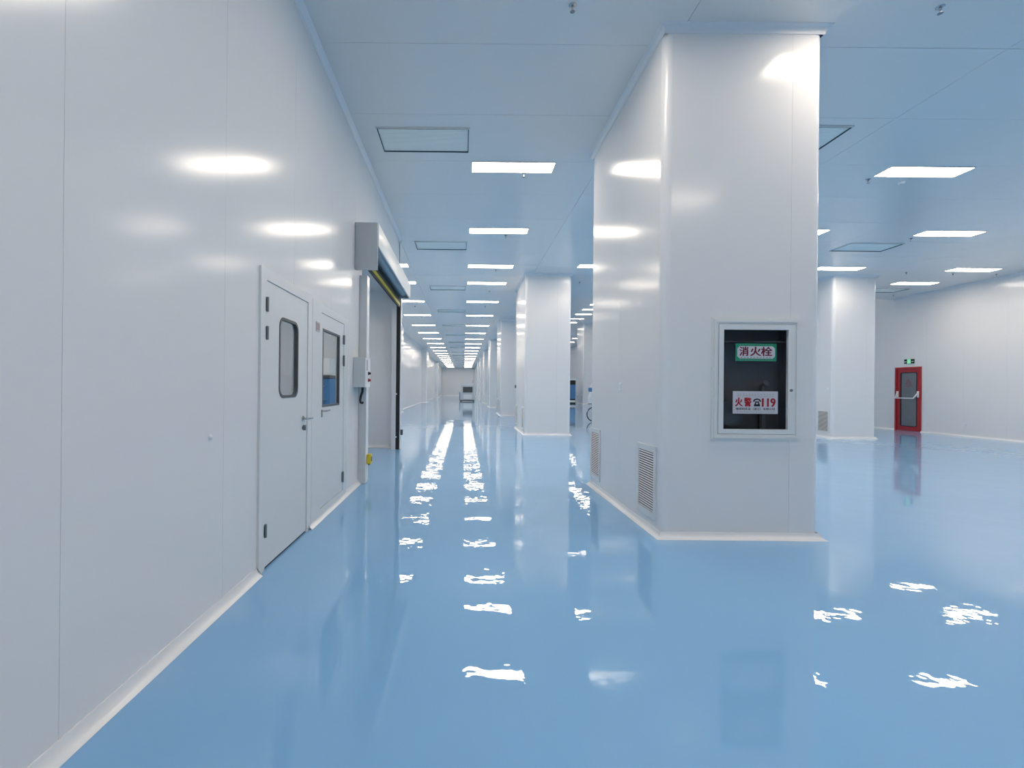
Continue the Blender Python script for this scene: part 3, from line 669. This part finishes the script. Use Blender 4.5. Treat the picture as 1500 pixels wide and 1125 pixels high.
t = thing('smoke_detector', (7.1, 7.45, H), 'round white smoke detector near the right-hand light', 'smoke detector')
bm = bmesh.new(); lathe(bm, [(.055, -.0005), (.055, -.012), (.045, -.03), (.02, -.036)], (7.1, 7.45, H), 'z', 18); part('base', bm, 'white', t, True)
bm = bmesh.new(); lathe(bm, [(.018, -.034), (.018, -.045), (.008, -.048)], (7.1, 7.45, H), 'z', 12); part('chamber', bm, 'grey', t, True)

# ------------------------------------------------------------------ far machine, blue machine, cart
t = thing('wrapped_machine', (.4, 46, 0), 'white boxy machine wrapped in film far down the corridor', 'machine')
mx0, mx1, my = -.45, 1.10, 46.0
bm = bmesh.new(); rbox(bm, mx0 + .12, mx1, my, my + 1.6, .12, .88, .04); part('body', bm, 'ltgrey', t)
bm = bmesh.new(); rbox(bm, mx0 + .45, mx1 - .25, my - .03, my + .02, .2, .7, .02); part('front_panel', bm, 'white', t)
bm = bmesh.new(); rbox(bm, mx0 + .30, mx1 - .10, my + .1, my + 1.5, .88, 1.62, .03); part('cabin', bm, 'dark', t)
bm = bmesh.new(); plate(bm, rect(mx0 + .22, mx1 - .02, .80, 1.78), [rect(mx0 + .40, mx1 - .18, .90, 1.47)], 'y', my - .04, my + .08); part('window_frame', bm, 'ltgrey', t)
bm = bmesh.new(); top = [(mx0 + .1, 1.62), (mx0 + .45, 1.80), (mx0 + .8, 1.92), (mx0 + 1.1, 1.86), (mx1 - .1, 1.80), (mx1, 1.62)]
plate(bm, top, [], 'y', my - .1, my + 1.6); part('wrap_top', bm, 'film', t)
bm = bmesh.new(); plate(bm, [(mx0 - .12, .9), (mx0 + .15, .75), (mx0 + .2, 1.6), (mx0 + .05, 1.5)], [], 'y', my + .05, my + .9); part('wrap_side', bm, 'film', t)
for x in (mx0 + .2, mx1 - .1):
    for y in (my + .25, my + 1.3): bm = bmesh.new(); lathe(bm, [(.13, -.06), (.15, -.04), (.15, .04), (.13, .06)], (x, y, .15), 'x', 16); part('wheel', bm, 'black', t, True)
bm = bmesh.new(); rbox(bm, mx0 + .1, mx1 + .02, my - .08, my - .005, .03, .14, .02); part('bumper', bm, 'dark', t)
bm = bmesh.new(); rbox(bm, mx0 + .05, mx0 + .13, my - .03, my + 1.2, .1, .95, .02); part('side_guard', bm, 'blue', t)
bm = bmesh.new(); tube(bm, [(mx1 - .2, my + .1, 1.8), (mx1 - .15, my + .1, 2.15)], .05); part('mast', bm, 'grey', t)

t = thing('blue_machine', (9.6, 42.0, 0), 'blue machine cabinet glimpsed in the gap between the columns', 'machine')
bm = bmesh.new(); rbox(bm, 9.2, 10.3, 42.0, 43.2, .45, 1.75, .02); part('body', bm, 'blue', t)
bm = bmesh.new(); rbox(bm, 9.2, 10.3, 42.0, 43.2, 1.75, 2.15, .02); part('control_band', bm, 'black', t)
bm = bmesh.new(); rbox(bm, 9.15, 10.35, 41.95, 43.25, 2.15, 2.28, .02); part('lid', bm, 'white', t)
bm = bmesh.new(); rbox(bm, 9.22, 10.28, 42.02, 43.18, .32, .45, .01); box(bm, 9.2, 10.3, 42, 43.2, 0, .13); part('base', bm, 'black', t)
bm = bmesh.new(); rbox(bm, 9.22, 10.28, 42.02, 43.18, .13, .32, .01); part('plinth', bm, 'white', t)
bm = bmesh.new(); rbox(bm, 9.4, 10.0, 41.98, 42.01, .7, 1.5, .01); part('door', bm, 'blue', t)

t = thing('hand_cart', (5.5, 19.3, 0), 'white wrapped bundle on a cart with a big black wheel', 'cart')
bm = bmesh.new(); n = 20
tube(bm, [(5.52 + .30*math.cos(2*PI*k/n), 19.3, .32 + .30*math.sin(2*PI*k/n)) for k in range(n)], .022, 8, True); wl_ = part('wheel', bm, 'black', t, True)
for k in range(6):
    a = PI*k/6; bm = bmesh.new(); tube(bm, [(5.52 - .29*math.cos(a), 19.3, .32 - .29*math.sin(a)), (5.52 + .29*math.cos(a), 19.3, .32 + .29*math.sin(a))], .005, 6); part('spoke', bm, 'chrome', wl_)
bm = bmesh.new(); tube(bm, [(5.52, 19.25, .32), (5.52, 19.6, .32)], .02); tube(bm, [(6.3, 19.5, .1), (6.3, 19.5, .75)], .02); tube(bm, [(5.3, 19.5, .75), (6.6, 19.5, .75)], .02); tube(bm, [(5.52, 19.45, .32), (5.52, 19.5, .75)], .02); tube(bm, [(6.3, 19.5, .0), (6.3, 19.5, .1)], .03); part('chassis', bm, 'chrome', t, True)
bm = bmesh.new(); lathe(bm, [(.02, .76), (.20, .78), (.27, .95), (.22, 1.15), (.15, 1.30), (.20, 1.45), (.12, 1.62), (.02, 1.66)], (5.55, 19.5, 0), 'z', 14); part('bundle', bm, 'film', t, True)
bm = bmesh.new(); lathe(bm, [(.17, 1.27), (.20, 1.30), (.20, 1.42), (.17, 1.45)], (5.52, 19.49, 0), 'z', 14); part('strap', bm, 'blue', t, True)
bm = bmesh.new(); rbox(bm, 5.7, 6.6, 19.2, 19.8, .77, 1.3, .08, 3); part('bundle', bm, 'film', t, True)
